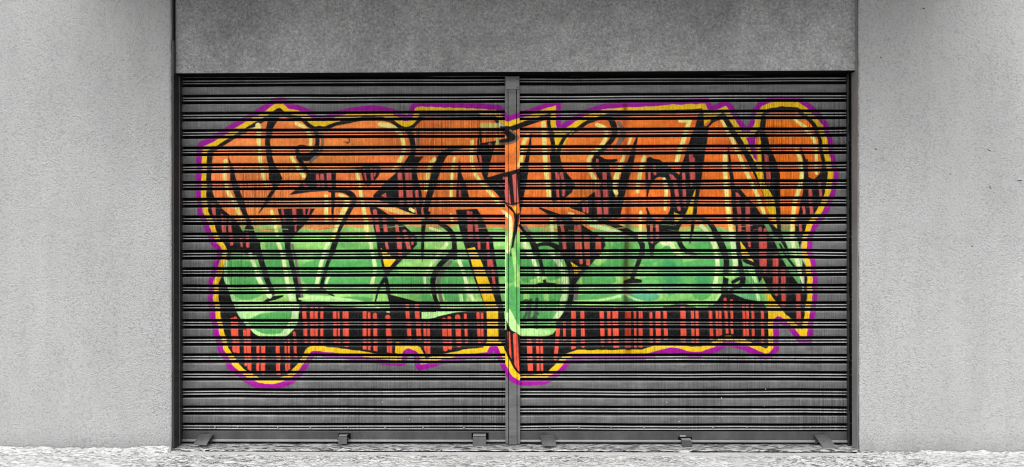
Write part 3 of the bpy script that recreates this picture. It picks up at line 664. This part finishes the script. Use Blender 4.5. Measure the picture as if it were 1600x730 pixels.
hl(P3, [(60,520),(150,550)], 4, (.72,.82,.34)); hl(Q3, [(185,55),(140,110),(70,210),(20,300),(25,380)], [6,6,5,5,4], (.66,.84,.38)); hl(Q3, [(280,180),(320,300),(350,420),(402,495)], 5.5, (.70,.84,.42)); hl(Q3, [(290,440),(300,500)], 6, PGR, .7)
hl(Q3, [(632,0),(632,700)], 2.5, PGR, .7); hl(Q3, [(690,100),(712,250),(716,370)], 7, LGR, .7)
hl(Q5, [(370,45),(430,58),(460,110),(505,142)], 7, (.72,.84,.42)); hl(Q5, [(750,30),(780,150),(780,280),(758,385)], 6.5, (.68,.84,.40)); hl(P5, [(660,500),(730,580),(772,700)], 6, (.72,.80,.36))
hl(Q5, [(805,430),(770,490)], 4, PGR, .8); hl(Q5, [(20,400),(200,490),(420,500),(640,500),(760,490)], 4, PGR, .7); hl(Q6, [(65,-20),(80,100),(92,220),(70,300)], [8,8,8,6], (.60,.80,.38)); hl(Q6, [(25,300),(60,310)], 5, LGR)
hl(Q4, [(150,335),(250,310)], 5, LGR, .9); hl(Q4, [(480,495),(660,485),(820,450)], 5, PGR, .6); hl(Q2, [(0,470),(180,470),(420,500),(560,550)], [10,8,5,3], PGR, .8)
hl(E, [(545,250),(650,250),(735,262)], [3,7,4], PGR, .8)
# brush scratches across the seam, small marks, overpainted tag
for i in range(46):
    x = rs.uniform(345, 1250); y = rs.uniform(349, 361)
    if 770 < x < 800: continue
    L = rs.uniform(8, 34); dy = rs.uniform(-3, 3)
    U.stroke([(x, y), (x+L, y+dy)], rs.uniform(.6, 1.4), [(.14,.12,.05), (.30,.45,.14), (.45,.28,.10)][i % 3], op=rs.uniform(.3, .7), sm=False)
A.stroke([(785,205),(800,225),(785,240)], 2.2, (.12,.06,.03)); A.stroke([(770,232),(800,235)], 1.5, (.15,.08,.04))
TG = (.05,.10,.06)
Q4.stroke([(78,505),(105,485),(125,500),(110,580),(85,640),(75,655)], 5, TG, op=.6); Q4.stroke([(80,650),(125,640)], 4, TG, op=.5)
Q4.stroke([(145,480),(135,560),(130,635),(195,585)], 5, TG, op=.6); Q4.stroke([(190,475),(180,600),(188,690)], 6, TG, op=.6)
# rusty run of dirt down the right-hand curtain
Xc = (AX0 + (np.arange(AW)+.5)/AS)[None, :].astype(np.float32)
run = np.exp(-((Xc-978.5-2*np.sin(Yc/40))/4.2)**2)*np.clip((Yc-158)/4, 0, 1)*np.clip((566-Yc)/20, 0, 1)*(.45+.55*vnoise(200, 30, 12))
run2 = np.exp(-((Xc-984)/7.)**2)*.45*np.clip((Yc-300)/60, 0, 1)*np.clip((560-Yc)/20, 0, 1)
run = np.clip(run*1.0+run2, 0, .9)[..., None]
art *= (1-run*np.array([.62, .85, .95], np.float32))
# thin, streaky coats: a little mottling everywhere
art *= (.84+.28*vnoise(3.2, 3.2, 13))[..., None]*(.92+.16*vnoise(1.1, 14, 14))[..., None]
cov *= 1-.10*vnoise(2, 2, 15)


def sample(px, py):
    u = np.clip((px-AX0)*AS-.5, 0, AW-1.001); v = np.clip((py-AY0)*AS-.5, 0, AH-1.001)
    ui, vi = u.astype(int), v.astype(int); fu, fv = (u-ui)[..., None], (v-vi)[..., None]
    full4 = art4
    return (full4[vi, ui]*(1-fu)+full4[vi, ui+1]*fu)*(1-fv)+(full4[vi+1, ui]*(1-fu)+full4[vi+1, ui+1]*fu)*fv
art4 = np.concatenate([art*cov[..., None], cov[..., None]], -1)
def set_paint(me, P, mask, under=None):
    px, py = proj(P); s = sample(px, py); a = s[..., 3:4]; c = s[..., :3]/np.maximum(a, 1e-4)
    inside = ((px > AX0) & (px < AX1) & (py > AY0) & (py < AY1))[..., None]
    a = a*inside*mask[..., None]
    if under is not None:                    # deep grooves coloured near-black as shade, where no spray reaches
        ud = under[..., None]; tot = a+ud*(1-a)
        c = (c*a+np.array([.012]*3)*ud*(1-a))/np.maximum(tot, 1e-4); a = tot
    out = np.concatenate([c, a], -1).astype(np.float32)
    at2 = me.attributes.new('paint', 'FLOAT_COLOR', 'POINT'); at2.data.foreach_set('color', out.reshape(-1))

# ---------------------------------------------------------------- roller shutters
ztop = at(800, 133.9, 0)[2]; zb = at(800, 690.5, 0)[2]; z19 = at(800, 649.7, 0)[2]
PT = (ztop-z19)/19
prof = [(0.0, .004), (.25, .0012), (.8, -.0008)]
prof += [(t, -.0016-.0016*math.sin(math.pi*(t-1)/11)) for t in np.arange(1.6, 11.0, .8)]
prof += [(11.2, -.0008), (11.5, .0012), (11.65, .004), (11.7, .016), (11.8, .045), (15.9, .048)]
def bead(c, r, y0):
    return [(c-r*math.cos(a), y0-r*.0041*1.0*math.sin(a)) for a in np.linspace(0.15, math.pi-.15, 8)]
prof += [(16.15, .030)]+bead(17.1, .85, .009)+[(18.05, .036), (20.4, .036)]+bead(21.35, .85, .009)+[(22.3, .030), (22.4, .048), (26.7, .045), (26.8, .016), (26.9, .007)]
prof = [(t*PT/27.1, y) for t, y in prof]
def shutter(name, p0, p1, label, seed, rivets, chips):
    x0, x1 = at(p0, 400, 0)[0], at(p1, 400, 0)[0]; ox = (x0+x1)/2
    root = thing(name, (ox, 0, 0), label, 'roller shutter', 'roller shutters')
    zz, yy = [], []
    for n in range(-1, 20):
        for t, y in prof: zz.append(ztop-n*PT-t); yy.append(y)
    # last flat ends at the bottom rail
    zz, yy = np.array(zz), np.array(yy)
    xs = np.arange(x0, x1, .0041); xs[-1] = x1
    r = np.random.RandomState(seed)
    X = np.repeat(xs[None], len(zz), 0); Zg = np.repeat(zz[:, None], len(xs), 1); Yg = np.repeat(yy[:, None], len(xs), 1)
    rowid = np.repeat(np.arange(-1, 20), len(prof))[:, None]
    # slats are never dead straight: slow bow, tiny sag and dents
    wob = np.zeros_like(Yg); sag = np.zeros_like(Yg)
    for n in range(-1, 20):
        k = (rowid[:, 0] == n)
        a = np.interp(xs, np.linspace(x0, x1, 9), r.randn(9))*.0020; b = np.interp(xs, np.linspace(x0, x1, 7), r.randn(7))*.0010
        wob[k] += a+np.interp(xs, np.linspace(x0, x1, 60), r.randn(60))*.0002; sag[k] += b
    P = np.stack([X, np.zeros_like(X), Zg], -1)
    V = np.stack([X-ox, Yg+wob, Zg+sag], -1)
    keep = zz > at(800, 672.5, 0)[2]
    V = V[keep]; P = P[keep]; Yk = Yg[keep]
    me = grid_mesh('curtain', V[:, ::-1] if False else V, True)
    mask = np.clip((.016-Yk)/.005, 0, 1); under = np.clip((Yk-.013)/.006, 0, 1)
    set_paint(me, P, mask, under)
    tt = np.tile([q[0]*27.1/PT for q in prof], 21)[keep]; hilite = ((tt > 16.2) & (tt < 22) & (yy[keep] < .012)).astype(np.float32)
    hilite = np.maximum(hilite, ((tt < .9) | ((tt > 10.9) & (tt < 11.8)))*.35)
    wv = np.repeat(hilite[:, None], len(xs), 1)*(.6+.6*fn(np.repeat(xs[None], len(tt), 0), Zg[keep], (.35, .02), 51+seed))
    aw = me.attributes.new('sky_hilite', 'FLOAT', 'POINT'); aw.data.foreach_set('value', wv.reshape(-1).astype(np.float32))  # sky highlights painted on beads and slat edges as a lighter tone
    cur = link('curtain', me, M['paint'], root)
    # bottom rail with its worn lip
    rt = at(800, 674.0, 0)[2]; lp = at(800, 686.8, 0)[2]
    bm = bmesh.new(); box_bm(bm, x0-ox, x1-ox, -.002, .03, lp, rt, .002)
    rail = from_bm('bottom_rail', bm, M['rail_steel'], root)
    bm = bmesh.new(); box_bm(bm, x0-ox+.004, x1-ox-.004, -.014, .03, zb, lp-.0005, .004)
    from_bm('rail_lip', bm, M['lip'], rail, sm=True)
    bm = bmesh.new(); box_bm(bm, x0-ox, x1-ox, .06, .07, zb, lz+.3)
    from_bm('backing_sheet', bm, M['void'], root)
    for px in rivets:
        p = at(px, 667+r.rand()*1.2, 0)
        bm = bmesh.new(); bmesh.ops.create_uvsphere(bm, u_segments=10, v_segments=6, radius=.0055)
        for v in bm.verts: v.co.y *= .8
        o = from_bm('rivet', bm, M['lip'], root, (p[0]-ox, -.0005, p[2]), True)
    for cx, cz, L, a_ in chips:                # flaked spots down to bright zinc
        p = at(cx, cz, 0); bm = bmesh.new(); bmesh.ops.create_icosphere(bm, subdivisions=2, radius=1)
        for v in bm.verts: v.co *= .75+.5*r.rand(); v.co = Vector((v.co.x*.0022*L, v.co.y*.0012, v.co.z*.0028))
        bmesh.ops.rotate(bm, verts=bm.verts, matrix=Matrix.Rotation(R(-a_), 3, 'Y'))
        from_bm('paint_chip', bm, M['zinc'], cur, (p[0]-ox, -.0035, p[2]))
    return root
shutter('roller_shutter', 283.5, 791, 'left roller shutter, its graffiti half with a curled orange hook', 11, [336, 434, 485, 544, 602, 661, 725], [(598,628,3,70),(371,667,2,80),(640,655,2,10)])
shutter('roller_shutter', 810, 1324.5, 'right roller shutter, with a rusty vertical run through its graffiti', 12, [859, 905, 955, 1006, 1061, 1114, 1167, 1219, 1266], [(1056,600,4,60),(1062,604,3,50),(1066,601,2,60),(1127,622,3,75),(1042,629,2,10),(1061,659,2,0),(1126,657,2,20),(1128,651,1.6,0),(1121,658,1.5,0),(1194,634,2,0),(1196,608,1.5,30),(1045,617,1.5,0)])

# ---------------------------------------------------------------- centre post
def painted_strip(name, p0, p1, q0, q1, Yf, Yb, parent, ox):
    """folded steel strip: front face plus two returns, fine enough to carry the paint"""
    a = at(p0, 400, Yf)[0]; b = at(p1, 400, Yf)[0]; z1 = at(800, q0, Yf)[2]; z0 = at(800, q1, Yf)[2]
    nx = max(4, int((b-a)/.0041)); xs = np.linspace(a, b, nx+1); zs = np.arange(z1, z0, -.0041)
    e = .0018
    cx = np.concatenate([[a, a, a], [a+e*.3], xs[1:-1], [b-e*.3], [b, b, b]]); cy = np.concatenate([[Yb, (Yb+Yf)/2, Yf+e], [Yf+e*.2], np.full(nx-1, Yf), [Yf+e*.2], [Yf+e, (Yb+Yf)/2, Yb]])
    Zg = np.repeat(zs[:, None], len(cx), 1); X = np.repeat(cx[None], len(zs), 0); Yg = np.repeat(cy[None], len(zs), 0)
    wv = fn(Zg, X*0, (.12, 1), 41+int(p0))*.0012
    V = np.stack([X-ox, Yg+wv, Zg], -1); V = np.concatenate([V[:1]*[1, 0, 1]+[0, Yb, 0], V], 0)
    P = np.stack([X, np.full_like(X, Yf), Zg], -1); P = np.concatenate([P[:1], P], 0)
    me = grid_mesh(name, V); set_paint(me, P, np.ones(V.shape[:2])); return link(name, me, M['paint_post'], parent)
ox = at(800.5, 400, -.03)[0]
post = thing('centre_post', (ox, 0, 0), 'narrow steel post between the two roller shutters, painted through with the graffiti', 'post')
painted_strip('flange', 789.3, 793.9, 119, 694, -.027, .030, post, ox)
painted_strip('flange', 807.9, 812.3, 119, 694, -.027, .030, post, ox)
painted_strip('cover_strip', 794.8, 807.0, 133, 694.5, -.029, .0, post, ox)
bm = bmesh.new(); box_bm(bm, at(788, 400, 0)[0]-ox, at(813.5, 400, 0)[0]-ox, .031, .058, .004, lz+.2)
from_bm('back_channel', bm, M['void'], post)
b = [at(790.3, 119.5, -.033), at(811.2, 139.5, -.033)]
bm = bmesh.new(); box_bm(bm, b[0][0]-ox, b[1][0]-ox, -.0320, -.0262, b[1][2], b[0][2], .001)
from_bm('header_plate', bm, M['steel'], post)
for pz in (124, 137):
    p = at(808.5, pz, -.035); bm = bmesh.new(); bmesh.ops.create_uvsphere(bm, u_segments=10, v_segments=6, radius=.0045)
    from_bm('bolt', bm, M['latch_dark'], post, (p[0]-ox, -.033, p[2]), True)

# ---------------------------------------------------------------- guide rails
gz1 = lz+.2
a0 = xL+.0035
g = thing('guide_rail', (a0, 0, 0), 'dark steel guide rail against the left wall', 'guide rail', 'shutter guide rails')
bm = bmesh.new()
box_bm(bm, 0, .010, -.150, .045, -.004, gz1, .0015)
from_bm('mounting_plate', bm, M['dark_steel'], g)
bm = bmesh.new(); xin = at(284.5, 400, -.012)[0]-a0
box_bm(bm, .0105, xin-.004, -.060, -.052, .004, gz1, .001); box_bm(bm, xin-.020, xin-.004, -.0515, -.012, .004, gz1, .001)
from_bm('channel', bm, M['dark_steel'], g)
bm = bmesh.new(); box_bm(bm, .0104, .0140, -.0635, -.0605, .004, gz1, .0008)
from_bm('edge_bead', bm, M['steel'], g)
a1 = xR-.0035
g = thing('guide_rail', (a1, 0, 0), 'black steel guide rail against the right wall', 'guide rail', 'shutter guide rails')
xin = at(1323.0, 400, -.012)[0]-a1
bm = bmesh.new(); box_bm(bm, xin+.003, -.001, -.030, -.024, .004, gz1, .001); box_bm(bm, xin+.001, xin+.009, -.0235, -.006, .004, gz1, .001)
from_bm('channel', bm, M['dark_steel'], g)
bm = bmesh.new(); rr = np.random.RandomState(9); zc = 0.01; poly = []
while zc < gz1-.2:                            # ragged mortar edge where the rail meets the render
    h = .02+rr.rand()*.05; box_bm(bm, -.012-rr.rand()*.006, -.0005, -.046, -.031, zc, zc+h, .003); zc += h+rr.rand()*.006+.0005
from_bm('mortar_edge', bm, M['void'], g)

# ---------------------------------------------------------------- floor latches
def bent_plate(pts_top, pts_bot, Yt, Yb, th, mat, name, parent, o, curl=.006):
    """a bent sheet from the rail down to the floor; corners given in photo units"""
    tl, tr = at(*pts_top[0], Yt), at(*pts_top[1], Yt); bl, br = at(*pts_bot[0], Yb), at(*pts_bot[1], Yb)
    n = 10; rows = []
    hook_l, hook_r = tl+np.array([0, .022, .001]), tr+np.array([0, .022, .001])
    for k in range(3):
        t = k/2; rows.append([hook_l*(1-t)+(tl+[0, .004, .003])*t, hook_r*(1-t)+(tr+[0, .004, .003])*t])
    for k in range(n+1):
        t = k/n; bow = np.array([0, -math.sin(t*math.pi)*curl, 0])
        rows.append([tl*(1-t)+bl*t+bow, tr*(1-t)+br*t+bow])
    L = [r[0] for r in rows]; Rr = [r[1] for r in rows]; m = len(rows)
    V = []
    for k in range(m):
        tdir = (rows[min(k+1, m-1)][0]-rows[max(k-1, 0)][0]); nrm = np.cross(tdir, [1, 0, 0]); nrm = nrm/np.linalg.norm(nrm)
        if nrm[1] > 0 or nrm[2] < -.9: nrm = -nrm
        for base in (L[k], Rr[k]):
            V.append(base-o); V.append(base-o-nrm*th)
    F = []
    for k in range(m-1):
        a = 4*k; b = a+4
        F += [(a, a+2, b+2, b), (a+1, b+1, b+3, a+3), (a, b, b+1, a+1), (a+2, a+3, b+3, b+2)]
    F += [(0, 1, 3, 2), (4*m-4, 4*m-2, 4*m-1, 4*m-3)]
    me = mesh(name, V, F); ob = link(name, me, mat, parent)
    bmm = bmesh.new(); bmm.from_mesh(me); bmesh.ops.recalc_face_normals(bmm, faces=bmm.faces); bmm.to_mesh(me); bmm.free()
    return ob
def knob(parent, pos, r, mat, name='bolt', axis='Y', L=.006):
    bm = bmesh.new(); bmesh.ops.create_cone(bm, cap_ends=True, segments=12, radius1=r, radius2=r*.8, depth=L)
    bmesh.ops.bevel(bm, geom=[e for e in bm.edges if len(e.link_faces) == 2 and e.calc_face_angle(0) > .8], offset=r*.2, segments=2, affect='EDGES')
    if axis == 'Y': bmesh.ops.rotate(bm, verts=bm.verts, matrix=Matrix.Rotation(R(90), 3, 'X'))
    if axis == 'X': bmesh.ops.rotate(bm, verts=bm.verts, matrix=Matrix.Rotation(R(90), 3, 'Y'))
    return from_bm(name, bm, mat, parent, pos, True)
GL = 'floor latches along the foot of the shutters'
def latch_plate(top, bot, label, holes):
    o = at((top[0][0]+top[1][0])/2, 694, -.05); o = np.array([o[0], -.05, .006])
    t = thing('floor_latch', tuple(o), label, 'latch', GL)
    p = bent_plate(top, bot, -.036, -.105, .004, M['latch'], 'plate', t, o)
    for s in (0, 1):
        q = at(top[s][0]+(2.2 if s == 0 else -2.2), 684, -.02); bm = bmesh.new()
        box_bm(bm, q[0]-o[0]-.005, q[0]-o[0]+.005, .030, .045, .000, q[2]-o[2]+.003, .001)
        from_bm('hinge_leaf', bm, M['latch_dark'], t)
    for (u, v) in holes:
        tl, tr = at(*top[0], -.036), at(*top[1], -.036); bl, br = at(*bot[0], -.105), at(*bot[1], -.105)
        pt = (tl*(1-u)+tr*u)*(1-v)+(bl*(1-u)+br*u)*v; pt[1] -= .0085
        knob(t, tuple(pt-o), .0055, M['latch_dark'], 'bolt', 'Y', .004)
    return t
latch_plate([(310, 680.5), (331.5, 680.5)], [(302, 694.5), (322, 696)], 'bent steel latch plate nearest the left wall, leaning left', [(.45, .45)])
latch_plate([(844.5, 682.5), (866, 682.5)], [(848.5, 697), (870, 697)], 'plain tilted latch plate just right of the centre post', [])
latch_plate([(1273.5, 681.5), (1294.5, 681.5)], [(1287, 701), (1308, 701)], 'long slanted latch plate near the right wall, with one hole', [(.35, .42)])
def latch_box(x0, x1, y0, y1, label, pins=False, cap=None, matl='latch', Yf=-.062):
    c = at((x0+x1)/2, y1, Yf); o = np.array([c[0], Yf/2, .004]); t = thing('floor_latch', tuple(o), label, 'latch', GL)
    a, b = at(x0, y0, Yf), at(x1, y1, Yf); zlo = max(b[2], .003)
    bm = bmesh.new()
    box_bm(bm, a[0]-o[0], b[0]-o[0], Yf-o[1], Yf+.006-o[1], zlo-o[2], a[2]-o[2], .0015)
    from_bm('front_plate', bm, M[matl], t)
    bm = bmesh.new(); w = (b[0]-a[0])
    box_bm(bm, a[0]-o[0]+.003, b[0]-o[0]-.003, Yf+.0065-o[1], -.016-o[1], zlo-o[2]+.004, a[2]-o[2]+.006, .003)
    from_bm('housing', bm, M['latch_dark'], t)
    bm = bmesh.new(); box_bm(bm, a[0]-o[0]+.002, b[0]-o[0]-.002, Yf+.002-o[1], -.020-o[1], a[2]-o[2]+.0065, a[2]-o[2]+.010, .0012)
    from_bm('top_flange', bm, M['lip'], t)
    bm = bmesh.new(); box_bm(bm, a[0]-o[0]-.011, b[0]-o[0]+.013, -.0045-o[1], -.0022-o[1], .004, a[2]-o[2]+.013, .0008)
    from_bm('shadow_plate', bm, M['void'], t)  # near-black plate painted as the shadow around the lock block
    if pins:
        for s in (-1, 1): knob(t, (s*(w/2+.004), Yf+.025-o[1], (a[2]+zlo)/2-o[2]+.006), .008, M['latch_dark'], 'pin', 'X', .012)
    if cap:
        c0, c1 = at(cap[0], cap[1], -.03), at(cap[2], cap[3], -.03); bm = bmesh.new()
        box_bm(bm, c0[0]-o[0], c1[0]-o[0], -.03-o[1], -.016-o[1], c1[2]-o[2], c0[2]-o[2], .002); from_bm('hook', bm, M['lip'], t)
    return t
latch_box(528.5, 542, 683.5, 694, 'small square lock block with a round pin on each side, middle of the left shutter', pins=True)
latch_box(738.5, 759.5, 683, 699, 'wide square lock block just left of the centre post', Yf=-.075)
latch_box(1065.5, 1081, 690, 699, 'low dark lock block with a pale hook above it, middle of the right shutter', cap=(1062.5, 680, 1071.5, 683), matl='latch_dark', Yf=-.08)
